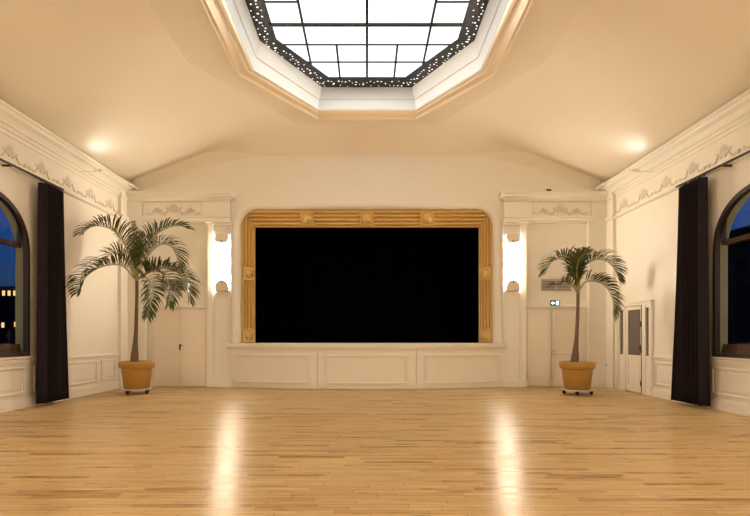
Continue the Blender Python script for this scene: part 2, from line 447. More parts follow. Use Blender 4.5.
# ------------------------------------------------------------------ cornices, friezes, rails
def palmette(mb, c, s, f, k=1.0):
    """fan of leaf lobes with two scrolls; f maps (u, w, h) -> world, u along wall, w up, h out"""
    def lobe(u0, w0, ang, ln, wd):
        pts = []
        du, dw = math.sin(ang), math.cos(ang)
        rows = []
        for i in range(6):
            t = i/5; wd_ = wd*math.sin(PI*(.12+.84*t))
            cu, cw = u0+du*ln*t, w0+dw*ln*t
            rows.append([f(cu-dw*wd_, cw+du*wd_, 0), f(cu, cw, .02*k*math.sin(PI*(.1+.8*t))), f(cu+dw*wd_, cw-du*wd_, 0)])
        mb.loft(rows, False, 0, True)
    for a in (-1.2, -.75, -.36, 0, .36, .75, 1.2):
        lobe(c[0], c[1], a, s*(.26-.06*abs(a)), s*.035)
    for d in (-1, 1):
        pts = []
        for i in range(26):
            t = i/25
            u = c[0]+d*s*(.05+.36*t); w = c[1]-s*.02+s*.10*math.sin(t*2*PI*1.0)*(1-.3*t)-s*.05*t
            pts.append(f(u, w, .006))
        mb.tube(pts, [s*.019*(1-.5*i/25) for i in range(26)], 6)
        for i, (tt, up) in enumerate(((.28, 1), (.45, -1), (.62, 1), (.8, -1), (.95, 1))):
            u = c[0]+d*s*(.05+.36*tt); w = c[1]-s*.02+s*.10*math.sin(tt*2*PI)*(1-.3*tt)-s*.05*tt
            lobe(u, w, d*.9 if up > 0 else PI-d*.9, s*.12, s*.028)
        # end curl
        cc = (c[0]+d*s*.45, c[1]-s*.05)
        mb.tube([f(cc[0]+s*.045*(1-i/22)*math.cos(i*.5)*d, cc[1]+s*.045*(1-i/22)*math.sin(i*.5), .006) for i in range(20)], s*.013, 6)

tn = [3]
def trim(mb, mat='trim', bevel=0):
    o = struct(mb.build('trim_%d' % tn[0], mat, bevel=bevel)); tn[0] += 1; return o
def mirror(poly, s): return [(s*x, z) for x, z in poly]

for s in (-1, 1):
    # crown cornice along the side wall
    prof = [(HW, 5.36), (HW-.02, 5.27), (HW-.30, 5.27), (HW-.31, 5.22), (HW-.27, 5.20), (HW-.25, 5.16), (HW-.17, 5.12), (HW-.12, 5.07), (HW-.11, 5.03), (HW-.07, 5.02), (HW-.06, 4.97), (HW-.025, 4.96), (HW-.02, 4.90), (HW, 4.89)]
    trim(MB().prism(mirror(prof, s), 'y', YR, YB))
    # lower frieze moulding
    prof = [(HW, 4.47), (HW-.03, 4.46), (HW-.05, 4.43), (HW-.05, 4.40), (HW-.09, 4.385), (HW-.09, 4.36), (HW, 4.345)]
    trim(MB().prism(mirror(prof, s), 'y', YR, 13.3))
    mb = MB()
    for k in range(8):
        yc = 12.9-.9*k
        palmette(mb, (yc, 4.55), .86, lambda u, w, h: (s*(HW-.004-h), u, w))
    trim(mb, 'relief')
    # chair rail, baseboard
    mb = MB()
    for y0, y1 in (((YR, 13.3),) if s < 0 else ((YR, 11.57), )):
        mb.box(s*HW, s*(HW-.035), y0, y1, .865, .90); mb.box(s*HW, s*(HW-.02), y0, y1, .835, .865)
    trim(mb)
    mb = MB()
    for y0, y1 in (((YR, 13.3),) if s < 0 else ((YR, 11.57), )):
        mb.box(s*HW, s*(HW-.035), y0, y1, 0, .17); mb.box(s*HW, s*(HW-.02), y0, y1, .17, .20)
    o = struct(mb.build('baseboard_left' if s < 0 else 'baseboard_right', 'trim'))
    # dado panels
    def frame_x(y0, y1, z0, z1, w=.035, d=.022):
        mb = MB()
        mb.box(s*HW, s*(HW-d), y0, y1, z0, z0+w); mb.box(s*HW, s*(HW-d), y0, y1, z1-w, z1)
        mb.box(s*HW, s*(HW-d), y0, y0+w, z0+w, z1-w); mb.box(s*HW, s*(HW-d), y1-w, y1, z0+w, z1-w)
        mb.box(s*HW, s*(HW-.008), y0+w+.05, y1-w-.05, z0+w+.05, z1-w-.05)
        trim(mb, bevel=.006)
    if s < 0:
        for y0, y1 in ((12.46, 13.16), (10.95, 12.27), (9.95, 10.8), (7.5, 9.68), (5.3, 7.2), (3.1, 5.1)): frame_x(y0, y1, .27, .77)
    else:
        for y0, y1 in ((10.05, 11.5), (7.5, 9.6), (5.3, 7.2), (3.1, 5.1)): frame_x(y0, y1, .27, .77)
    # corner pilasters: on the side wall and on the back wall
    mb = MB()
    mb.box(s*HW, s*(HW-.08), 13.32, YB, 0, 4.89); mb.box(s*HW, s*(HW-.12), 13.28, YB, 4.35, 4.46); mb.box(s*HW, s*(HW-.10), 13.30, YB, 0, .2)
    mb.box(s*HW, s*(HW-.33), 13.26, YB, 5.19, 5.275); mb.box(s*HW, s*(HW-.11), 13.30, YB, 4.89, 5.19)
    trim(mb)
    mb = MB()
    mb.box(s*(HW-.08), s*5.84, YB, YB-.14, 0, 4.40); mb.box(s*(HW-.08), s*5.82, YB, YB-.165, 0, .2)
    trim(mb)
    # entablature over the door bay
    mb = MB()
    mb.box(s*(HW-.02), s*3.62, YB, YB-.14, 4.40, 4.90)
    mb.box(s*(HW-.02), s*5.90, YB-.14, YB-.18, 4.50, 4.88)
    mb.box(s*4.28, s*3.60, YB-.14, YB-.18, 4.50, 4.88)
    trim(mb)
    mb = MB()    # cornice with a rounded end return
    for z0, z1, p, e in ((5.055, 5.11, .33, .14), (4.985, 5.055, .30, .13), (4.95, 4.985, .27, .12), (4.915, 4.95, .22, .07), (4.885, 4.915, .20, .03)):
        r = .05
        poly = [(s*(HW-.03), YB), (s*(HW-.03), YB-p)]
        xe = 3.62-e
        for i in range(7):
            a = i/6*PI/2
            poly.append((s*(xe+r-r*math.sin(a)), YB-p+r-r*math.cos(a)))
        poly.append((s*xe, YB))
        mb.prism(poly, 'z', z0, z1)
    trim(mb)
    mb = MB()    # bead under the frieze
    mb.box(s*(HW-.02), s*3.58, YB-.14, YB-.19, 4.455, 4.50); mb.box(s*(HW-.02), s*3.60, YB-.14, YB-.165, 4.40, 4.455)
    mb.box(s*4.28, s*3.57, YB-.10, YB-.20, 4.33, 4.40); mb.box(s*4.26, s*3.60, YB-.10, YB-.15, 4.27, 4.33)
    mb.box(s*5.84, s*4.28, YB, YB-.06, 4.34, 4.40)
    trim(mb)
    mb = MB()    # frieze panel frame
    for (x0, x1, z0, z1) in ((5.82, 4.36, 4.52, 4.55), (5.82, 4.36, 4.83, 4.86), (5.82, 5.79, 4.55, 4.83), (4.39, 4.36, 4.55, 4.83)):
        mb.box(s*x0, s*x1, YB-.14, YB-.155, z0, z1)
    trim(mb)
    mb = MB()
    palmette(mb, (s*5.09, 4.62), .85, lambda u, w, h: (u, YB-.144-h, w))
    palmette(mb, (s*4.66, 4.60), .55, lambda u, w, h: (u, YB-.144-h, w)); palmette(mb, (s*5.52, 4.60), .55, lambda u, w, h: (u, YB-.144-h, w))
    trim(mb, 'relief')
    # pier with a sunk panel that carries the sconce
    mb = MB()
    mb.box(s*4.20, s*4.07, YB, YB-.14, .2, 4.40); mb.box(s*3.58, s*3.60, YB, YB-.14, .2, 4.40)
    mb.box(s*4.07, s*4.03, YB, YB-.11, .2, 4.40); mb.box(s*3.60, s*3.595, YB, YB-.11, .2, 4.40)
    mb.box(s*4.07, s*3.595, YB, YB-.07, .2, 4.40)
    mb.box(s*4.22, s*3.57, YB, YB-.16, 0, .17); mb.box(s*4.21, s*3.575, YB, YB-.15, .17, .2)
    trim(mb)
    mb = MB()    # baseboard pieces between door and corner
    mb.box(s*5.84, s*5.70, YB, YB-.03, 0, .2)
    struct(mb.build('baseboard_back_left' if s < 0 else 'baseboard_back_right', 'trim'))

# ------------------------------------------------------------------ doors
d1 = sempty('door_1', (-4.96, YB, 0))
mb = MB(); mb.box(-.74, .74, -.05, 0, 2.085, 2.115); mb.box(-.76, .76, -.09, 0, 2.115, 2.138); mb.box(-.74, -.71, -.045, 0, 0, 2.085); mb.box(.71, .74, -.045, 0, 0, 2.085)
mb.build('door_frame', 'trim', d1)
mb = MB().box(-.705, -.006, -.03, 0, .012, 2.08); mb.build('door_leaf', 'door', d1, bevel=.003)
mb = MB().box(.0, .705, -.03, 0, .012, 2.08); mb.build('door_leaf', 'door', d1, bevel=.003)
mb = MB(); mb.box(-.025, .015, -.036, -.03, .97, 1.13); mb.tube([(-.005, -.036, 1.09), (-.005, -.075, 1.09)], .011, 8); mb.tube([(-.012, -.072, 1.09), (.085, -.072, 1.09)], .011, 8); mb.ball((-.005, -.038, 1.0), .014)
mb.build('door_handle', 'steel', d1)

d2 = sempty('door_2', (4.99, YB, 0))
mb = MB(); mb.box(-.74, .74, -.05, 0, 2.085, 2.115); mb.box(-.76, .76, -.09, 0, 2.115, 2.138); mb.box(-.74, -.71, -.045, 0, 0, 2.085); mb.box(.71, .74, -.045, 0, 0, 2.085)
mb.build('door_frame', 'trim', d2)
mb = MB().box(-.705, -.095, -.03, 0, .012, 2.08); mb.build('door_leaf', 'door', d2, bevel=.003)
mb = MB().box(-.085, .705, -.03, 0, .012, 2.08); mb.build('door_leaf', 'door', d2, bevel=.003)
for x in (-.135, -.045):
    mb = MB(); mb.tube([(x, -.06, .06), (x, -.06, 2.02)], .012, 8)
    for z in (.12, 1.0, 2.0): mb.box(x-.025, x+.025, -.07, -.03, z-.04, z+.04)
    o = mb.build('latch_rod', 'trim', d2)
mb = MB(); mb.tube([(-.02, -.09, .90), (.66, -.09, .90)], .018, 8); mb.box(.60, .67, -.10, -.03, .85, .95)
mb.build('panic_bar', 'trim', d2)
mb = MB().box(-.10, -.01, -.11, -.03, .83, .99); o = mb.build('latch_case', 'chrome', d2, bevel=.01)

# glazed double side door on the right wall
d3 = sempty('door_3', (HW, 12.46, 0))     # local: x towards the room is negative, y along the wall
mb = MB()
for y0, y1 in ((-.88, -.79), (-.64, -.50), (.27, .37), (.57, .66), (.70, .80)): mb.box(-.06, 0, y0, y1, 0, 2.06)
mb.box(-.06, 0, -.88, .80, 2.06, 2.13); mb.box(-.08, 0, -.90, .82, 2.13, 2.155)
for y0, y1 in ((-.79, -.64), (.37, .57)):
    mb.box(-.05, 0, y0, y1, 0, .89); mb.box(-.05, 0, y0, y1, 1.99, 2.06)
mb.build('door_frame', 'trim', d3, bevel=.004)
for y0, y1 in ((-.79, -.64), (.37, .57)): MB().box(-.03, -.012, y0, y1, .89, 1.99).build('side_light', 'doorglass', d3)
mb = MB()
y0, y1 = -.455, .265
mb.box(-.05, 0, y0, y0+.035, .03, 2.04); mb.box(-.05, 0, y1-.10, y1, .03, 2.04); mb.box(-.05, 0, y0+.035, y1-.10, 1.96, 2.04); mb.box(-.05, 0, y0+.035, y1-.10, .80, .89); mb.box(-.05, 0, y0+.035, y1-.10, .03, .16)
mb.box(-.035, 0, y0+.035, y1-.10, .16, .80); mb.box(-.042, 0, y0+.12, y1-.18, .25, .72)
mb.build('door_leaf', 'trim', d3, bevel=.004)
MB().box(-.035, -.012, y0+.035, y1-.10, .89, 1.96).build('door_glass', 'doorglass', d3)
mb = MB().box(-.056, -.002, -.495, -.458, .02, 2.055); mb.build('dark_gap_strip', 'steel', d3)  # solid dark strip paints the shade of the gap beside the leaf
for z in (.25, 1.62): mb = MB(); mb.tube([(-.07, -.475, z-.06), (-.07, -.475, z+.06)], .014, 8); mb.build('hinge', 'steel', d3)
mb = MB(); mb.box(-.06, -.05, -.44, -.41, .95, 1.14); mb.tube([(-.05, -.425, 1.07), (-.10, -.425, 1.07), (-.10, -.33, 1.07)], .012, 8); mb.build('door_handle', 'steel', d3)

# ------------------------------------------------------------------ windows
def window(name, s):
    w = sempty(name, (s*HW, (WY0+WY1)/2+WDY[s], 0))
    cy = (WY0+WY1)/2
    mb = MB()
    o_, i_ = arch_path(-.025), arch_path(.055)
    R = lambda path, x: [(s*x, y-cy, z) for y, z in path]
    mb.loft([R(o_, .06), R(o_, -.025), R(i_, -.025), R(i_, .06), R(o_, .06)], True)
    mb.build('window_frame', 'dark', w)
    gp = arch_path(.05)
    mb = MB(); poly = [(s*.03, y-cy, z) for y, z in gp]      # normal must face the room
    if (Vector(poly[0])-Vector(poly[20])).cross(Vector(poly[-1])-Vector(poly[20])).x*s < 0: poly = poly[::-1]
    mb.quad(poly)
    mb.build('window_pane', 'glass', w, fixn=False)
    MB().box(s*.13, s*.22, -1.19, 1.19, 3.0, 3.085).build('transom_bar', 'wood', w)
    mb = MB(); mb.box(s*.12, s*.24, -1.19, 1.19, WZ0, WZ0+.10); mb.box(s*.15, s*.21, -1.19, 1.19, WZ0+.10, WZ0+.21); mb.build('outer_sill', 'wood', w)
    mb = MB().box(0, -s*.05, -1.28, 1.28, WZ0-.05, WZ0-.02); mb.build('window_sill', 'trim', w)
window('window_1', -1); window('window_2', 1)

# ------------------------------------------------------------------ gold stage frame
gf = thing('proscenium_arch', 'fluted gold frame with round bosses lining the stage opening', 'frame', (0, 14.0, 1.10))
NF = 60
def fl(t):
    """outward displacement of the fluted face"""
    if t < .07 or t > .93: return .035
    u = (t-.07)/.86
    return .0+.07*abs(math.sin(u*4*PI))
def fp(t):
    x = lerp(3.42, 3.088, t); y = lerp(0.02, .27, t); z = lerp(4.79, 4.34, t)-1.10
    d = fl(t); return x-d*.4, y-d*.9, z-d*.4
for s in (-1, 1):
    mb = MB(); rows = []
    for k in range(NF+1):
        x, y, z = fp(k/NF); rows.append([(s*x, y, .057), (s*x, y, z)])
    x, y, z = fp(1); rows += [[(s*x, y+.10, .057), (s*x, y+.10, z)], [(s*3.45, .37, .057), (s*3.45, .37, 3.7)]]
    mb.loft(rows, False, 0, False); mb.build('jamb', 'gold', gf, fixn=False)
mb = MB(); rows = []
for k in range(NF+1):
    x, y, z = fp(k/NF); rows.append([(-x, y, z), (x, y, z)])
x, y, z = fp(1); rows += [[(-x, y+.10, z), (x, y+.10, z)], [(-3.45, .37, 3.72), (3.45, .37, 3.72)]]
mb.loft(rows, False); mb.build('header', 'gold', gf, fixn=False)
def boss(c, axis_s, sz=.17):
    """square block with a domed boss; faces the room"""
    nrm = Vector(axis_s).normalized()
    q = Vector((0, -1, 0)).rotation_difference(nrm)
    mb = MB(); mb.box(-sz, sz, -.03, .08, -sz*1.05, sz*1.05); mb.box(-sz*.86, sz*.86, -.045, -.03, -sz*.9, sz*.9)
    mb.ball((0, -.045, 0), (sz*.72, .10, sz*.72), 20, 12)
    mb.ball((0, -.135, 0), (sz*.25, .03, sz*.25), 12, 8)
    mb.v = [tuple(q @ Vector(v)+Vector(c)) for v in mb.v]
    return mb.build('boss', 'gold', gf)
for x in (-1.62, 0, 1.62): boss((x, .085, 3.42), (0, -.88, -.47), .19)
for s in (-1, 1):
    for z in (1.93, .26): boss((s*3.215, .095, z), (-s*.59, -.81, 0), .17)

# ------------------------------------------------------------------ stage front
sf = thing('stage_apron', 'low curved cream stage front with ledge and three moulded panels', 'stage front', (0, YB, 0))
def bow(x, off=0.0):
    a = 3.66
    return -(.12+.72*(1-(x/a)**2))-off
mb = MB(); N = 48
xs = [-3.68+7.36*i/N for i in range(N+1)]
front = lambda off: [(x, min(bow(x, off), -.02)) for x in xs]
def slab(mb, off, z0, z1, x_ext=0):
    poly = front(off); poly = [(-3.68-x_ext, -.004)]+[(x*(1+x_ext/3.68), y) for x, y in poly]+[(3.68+x_ext, -.004)]
    mb.prism(poly, 'z', z0, z1)
mb = MB(); slab(mb, .06, 1.06, 1.155, .03); slab(mb, .03, 1.02, 1.06, .01)
mb.build('ledge', 'trim', sf)
mb = MB(); slab(mb, -.028, .0, 1.02); mb.build('body', 'trim', sf)
for x0, x1 in ((-3.66, -1.255), (-1.225, 1.225), (1.255, 3.66)):
    mb = MB(); n = 16
    X = [lerp(x0, x1, i/n) for i in range(n+1)]
    poly = [(x, bow(x)) for x in X]+[(x, bow(x, -.03)) for x in X[::-1]]
    mb.prism(poly, 'z', .015, 1.02)
    p = mb.build('front_panel', 'trim', sf)
    def mold(xa, xb, za, zb, d=.035):
        X = [lerp(xa, xb, i/n) for i in range(n+1)]
        mb.prism([(x, bow(x, d)) for x in X]+[(x, bow(x, -.005)) for x in X[::-1]], 'z', za, zb)
    xa, xb = x0+.20, x1-.20
    mb = MB()
    mold(xa, xb, .83, .87); mold(xa, xb, .14, .18); mold(xa, xa+.04, .18, .83); mold(xb-.04, xb, .18, .83)
    mb.build('panel_moulding', 'trim', p, bevel=.006)

# ------------------------------------------------------------------ wall sconces
def make_sconce():
    r = thing('wall_sconce', 'x', 'wall lamp')
    mb = MB().box(-.198, .198, -.02, 0, -.68, .68); mb.build('back_plate', 'plaster', r)
    mb = MB(); n = 14
    prof = [(.19*math.cos(PI+PI*i/n), -.02+.13*math.sin(PI+PI*i/n)) for i in range(n+1)]
    mb.prism(prof, 'z', -.63, .64); mb.build('glass_diffuser', 'sconce', r)
    for s in (1, -1):
        mb = MB(); mb_poly = []
        w, zo_ = .176, .74
        pts = [(-w, s*zo_)]
        for i in range(13):
            a = PI-PI*i/12
            hx, hz = (w*math.cos(a), math.sin(a)) if s < 0 else (w*math.copysign(abs(math.cos(a))**.5, math.cos(a)), math.sin(a)**.8)
            rise = .20 if s < 0 else .10
            pts.append((hx, s*(.65 if s < 0 else .61)-s*rise*hz))
        pts.append((w, s*zo_))
        front = [(x, -.174, z) for x, z in pts]; back = [(x, -.156, z) for x, z in pts]
        mb.loft([front, back], True, 0, False, True)
        c = mb.build('end_cap', 'plaster', r)
        mb = MB().ball((0, -.179, s*(.565 if s > 0 else .52)), .018); mb.build('screw_knob', 'steel', c)
        mb = MB().box(-.176, .176, -.156, 0, s*.72, s*.74); mb.build('cap_shelf', 'plaster', c)
    return r
sc = make_sconce()
spots = [(-3.80, YB-.07, 3.27, 0, 'glowing wall sconce on the pier between the left closed door and the stage'),
         (3.82, YB-.07, 3.27, 0, 'glowing wall sconce on the pier between the stage and the exit door'),
         (-HW, 5.6, 3.2, PI/2, 'added unseen wall sconce on the left side wall before the window'),
         (HW, 5.6, 3.2, -PI/2, 'added unseen wall sconce on the right side wall before the window'),
         (-HW, 1.6, 3.2, PI/2, 'added unseen wall sconce on the left side wall near the rear wall'),
         (HW, 1.6, 3.2, -PI/2, 'added unseen wall sconce on the right side wall near the rear wall'),
         (-3.2, YR, 3.2, PI, 'added unseen wall sconce on the rear wall, left of centre'),
         (3.2, YR, 3.2, PI, 'added unseen wall sconce on the rear wall, right of centre')]
for i, (x, y, z, rz, lab) in enumerate(spots):
    o = sc if i == 0 else copy_tree(sc)
    o.location = (x, y, z); o.rotation_euler = (0, 0, rz); o['label'] = lab
    if i == 2:     # from here on: out-of-view sconces added to fill the hall with light
        hall = next(c for c in o.children if c.name.startswith('glass_diffuser')); hall.data = hall.data.copy(); hall.data.materials[0] = M['hall_fill']; hall_mesh = hall.data
    elif i > 2: next(c for c in o.children if c.name.startswith('glass_diffuser')).data = hall_mesh
    o['group'] = 'sconces around the hall walls'

# small uplights standing on the side cornices
ups = [(-1, 11.5, 'tiny white uplight under the left wall cornice edge near the stage'), (1, 11.5, 'tiny white uplight under the right wall cornice edge near the stage')]
for s, y, lab in ups:
    u = thing('cornice_uplight', lab, 'spotlight', (s*(HW-.40), y, 4.97), 0, 'uplights under the side cornices')
    mb = MB(); mb.lathe([(.03, 0), (.03, .012), (.012, .014), (.012, .03), (.028, .032), (.032, .055)], 16); mb.build('housing', 'trim', u)
    mb = MB(); mb.box(0, s*.34, -.012, .012, -.002, .014); mb.build('arm', 'trim', u)
    mb = MB(); mb.lathe([(.026, .054), (.026, .056)], 16); mb.build('lens', 'exitglow', u)
    ld = bpy.data.lights.new('uplight', 'SPOT'); ld.energy = UP_E; ld.color = UP_C; ld.spot_size = 2.2; ld.spot_blend = 1; ld.shadow_soft_size = .03
    lo = bpy.data.objects.new('uplight_lamp', ld); COL.objects.link(lo); lo.parent = u; lo.location = (0, 0, .075)
    d = Vector((-s*.5, .1, 1)); lo.rotation_euler = d.to_track_quat('-Z', 'Y').to_euler()
    # added second head: its beam across the hall brightens the opposite ceiling slope
    mb = MB(); mb.tube([(-s*.05, .0, .03), (-s*.14, 0, .042)], [.03, .036], 14); mb.build('added_beam_head', 'trim', u)
    ld = bpy.data.lights.new('beam', 'SPOT'); ld.energy = BEAM_E; ld.color = BEAM_C; ld.spot_size = math.radians(38); ld.spot_blend = .8; ld.shadow_soft_size = .03
    lo = bpy.data.objects.new('fill_beam_lamp', ld); COL.objects.link(lo); lo.parent = u; lo.location = (-s*.19, 0, .048)
    d = Vector((-s*10.2, .0, 1.5)); lo.rotation_euler = d.to_track_quat('-Z', 'Y').to_euler()

# ------------------------------------------------------------------ curtains
def curtain(s, y0, y1, y0b, y1b, label):
    xw = HW-.22; r = thing('curtain', label, 'curtain', (s*xw, (y0+y1)/2, 0), 0)
    cy = (y0+y1)/2; n = 150; nz = 26; folds = 8
    mb = MB()
    def P(u, v, off):   # u across, v from top 0 to bottom 1
        w = u+.010*math.sin(v*5+u*9)
        y = lerp(lerp(y0, y1, w), lerp(y0b, y1b, w), v**1.3)-cy
        amp = .055+.03*v
        ph = u*folds*2*PI+.6*math.sin(u*7+1.3)+.35*math.sin(v*3+u*5)
        x = amp*math.sin(ph)+.02*math.sin(ph*2.1+v*2)
        z = lerp(4.25, .065, v)
        return (s*(x+off), y, z)
    top = [[P(i/n, k/nz, -.008) for i in range(n+1)]+[P(i/n, k/nz, .008) for i in range(n, -1, -1)] for k in range(nz+1)]
    mb.loft(top, True, 0, True, True); mb.build('drape', 'velvet', r)
    for k in range(folds+1):
        u = k/folds; y = lerp(y0, y1, u)-cy
        mb = MB(); mb.tube([(0, y, 4.235), (0, y, 4.27), (0, y+.006, 4.28)], .006, 6); mb.box(-.012, .012, y-.01, y+.02, 4.272, 4.288)
        mb.build('glider_hook', 'steel', r)
curtain(-1, 9.84, 10.48, 9.78, 10.60, 'dark aubergine full-length curtain beside the left arched window')
curtain(1, 9.50, 10.20, 9.43, 10.40, 'dark aubergine full-length curtain beside the right arched window')
for s, lab in ((-1, 'slim dark curtain rail under the frieze on the left wall'), (1, 'slim dark curtain rail under the frieze on the right wall')):
    r = thing('curtain_rail', lab, 'curtain rail', (s*(HW-.22), 8.5, 4.305))
    ye = 2.05 if s < 0 else 1.85
    MB().box(-.018, .018, -2.6, ye, -.012, .016).build('track', 'dark', r)
    for y in (-2.4, -.9, .6, ye-.1):
        mb = MB().box(0, s*.22, y-.015, y+.015, .0, .03); mb.build('bracket', 'steel', r)

# ------------------------------------------------------------------ potted palms
PALM_A = [
    [(-0.02, -0.0, 2.72), (-0.11, -0.25, 3.3), (-0.27, -0.5, 3.66), (-0.45, -0.75, 3.74), (-0.56, -1.0, 3.65), (-0.59, -1.25, 3.47)],
    [(0.0, 0.0, 2.72), (0.13, 0.04, 3.3), (0.34, 0.08, 3.64), (0.63, 0.12, 3.86), (0.92, 0.16, 3.94), (1.15, 0.2, 3.87)],
    [(-0.04, -0.0, 2.67), (-0.19, -0.32, 2.93), (-0.4, -0.64, 2.89), (-0.54, -0.96, 2.71), (-0.57, -1.28, 2.47), (-0.48, -1.6, 2.21)],
    [(0.0, -0.0, 2.67), (0.39, -0.08, 2.87), (0.83, -0.16, 2.88), (1.14, -0.24, 2.69), (1.28, -0.32, 2.43), (1.33, -0.4, 2.17)],
    [(0.0, 0.0, 2.72), (0.18, 0.14, 3.2), (0.43, 0.28, 3.51), (0.64, 0.42, 3.49), (0.73, 0.56, 3.24), (0.71, 0.7, 3.04)],
    [(-0.04, -0.0, 2.69), (-0.16, -0.09, 3.01), (-0.33, -0.17, 3.18), (-0.47, -0.26, 3.21), (-0.56, -0.35, 3.06)],
    [(0.0, -0.0, 2.65), (0.27, -0.25, 2.69), (0.52, -0.5, 2.52), (0.64, -0.75, 2.19), (0.66, -1.0, 1.77)],
    [(0.03, -0.0, 2.67), (0.48, -0.2, 2.83), (0.81, -0.4, 2.67), (1.0, -0.6, 2.36), (1.03, -0.8, 2.04)],
    [(-0.02, 0.0, 2.74), (-0.05, 0.07, 3.24), (-0.1, 0.13, 3.65), (-0.18, 0.2, 4.04)],
    [(-0.02, 0.0, 2.74), (-0.04, 0.2, 3.24), (-0.08, 0.4, 3.65), (-0.14, 0.6, 3.88)]]
PALM_B = [
    [(-0.0, -0.0, 2.4), (-0.16, -0.05, 2.94), (-0.39, -0.1, 3.1), (-0.63, -0.15, 3.02), (-0.79, -0.2, 2.79)],
    [(0.02, 0.0, 2.44), (0.12, 0.02, 2.84), (0.31, 0.04, 3.05), (0.6, 0.06, 3.1), (0.86, 0.08, 2.94), (1.01, 0.1, 2.64)],
    [(0.04, -0.0, 2.4), (0.18, -0.06, 2.58), (0.42, -0.12, 2.57), (0.6, -0.18, 2.43), (0.71, -0.24, 2.13), (0.68, -0.3, 1.81)],
    [(-0.0, -0.0, 2.35), (-0.18, -0.1, 2.5), (-0.38, -0.2, 2.54), (-0.57, -0.3, 2.48)],
    [(0.02, 0.0, 2.49), (0.06, 0.15, 2.92), (0.05, 0.3, 3.27)],
    [(0.02, 0.0, 2.49), (0.13, 0.1, 2.96), (0.26, 0.2, 3.3)],
    [(0.02, 0.0, 2.44), (0.01, 0.2, 2.98), (-0.06, 0.4, 3.24), (-0.15, 0.6, 3.32)],
    [(0.02, -0.0, 2.42), (-0.1, -0.23, 2.83), (-0.13, -0.47, 3.06), (-0.07, -0.7, 3.16)]]
TRUNK_A = [(-0.06, 0, 0.70), (-0.02, 0, 1.49), (0, 0, 2.2), (0, 0, 2.74)]
TRUNK_B = [(-0.06, 0, 0.70), (-0.02, 0, 1.25), (0.01, 0, 1.83), (0.02, 0, 2.42)]
STEP = .032
def frond(pts, wmax, seed, mats, parent, lmax=.42, lim=None):
    rnd = random.Random(seed)
    P = spline(pts, 9); n = len(P)
    mb = MB()
    cum = [0]
    for i in range(1, n): cum.append(cum[-1]+(P[i]-P[i-1]).length)
    tot = cum[-1]
    mb.tube(P, [lerp(.020, .004, (c/tot)**.8) for c in cum], 6, 1)
    # frond plane normal
    chord = P[-1]-P[0]; up = Vector((0, 0, 1))
    side = chord.cross(up)
    if side.length < .15: side = Vector((rnd.uniform(-1, 1), rnd.uniform(-1, 1), 0))
    side.z = 0; side.normalize()
    step = STEP; L = .16*tot
    def at(d):
        for i in range(1, n):
            if cum[i] >= d:
                t = (d-cum[i-1])/max(1e-6, cum[i]-cum[i-1]); return P[i-1].lerp(P[i], t), (P[i]-P[i-1]).normalized()
        return P[-1], (P[-1]-P[-2]).normalized()
    while L < tot:
        c, T = at(L); t = L/tot
        nrm = side.cross(T).normalized()
        # the leafy side is the upper/outer side of the arch
        if nrm.z < 0 and abs(nrm.z) > .05 and t < .3: nrm = -nrm
        if t < .3: ref = nrm.copy()
        elif nrm.dot(ref) < 0: nrm = -nrm
        ref = nrm.copy()
        for sg in (-1, 1):
            ln = lmax*(.38+.62*math.sin(PI*min(1, .10+.86*t)))*rnd.uniform(.85, 1.12)
            d = (T*(.45+.40*t**3)+side*sg*rnd.uniform(.30, .60)+nrm*rnd.uniform(.50, .72)*(1-.25*t)+Vector((0, 0, -.22*t))).normalized()
            d2 = (d+Vector((0, 0, -.40-.45*rnd.random()-.35*t))).normalized()
            if lim and (c+d*ln).x < lim: ln *= .45      # leaflets brushing the side wall are cut short
            q0 = c; q1 = c+d*ln*.5; q2 = q1+(d*.6+d2*.4).normalized()*ln*.28; q3 = q2+d2*ln*.26
            wv = d.cross(nrm if abs(d.dot(nrm)) < .9 else side).normalized()
            wv = (wv+nrm*.3*sg).normalized()*(wmax*rnd.uniform(.8, 1.15))
            b0 = len(mb.v)
            mb.v += [tuple(q0-wv*.3), tuple(q0+wv*.3), tuple(q1-wv), tuple(q1+wv), tuple(q2-wv*.7), tuple(q2+wv*.7), tuple(q3)]
            for f in ((0, 1, 3, 2), (2, 3, 5, 4), (4, 5, 6)): mb.f.append(tuple(b0+k for k in f)); mb.m.append(0); mb.sm.append(False)
        L += step*rnd.uniform(.85, 1.15)
    mb.build('frond', mats, parent, fixn=False)

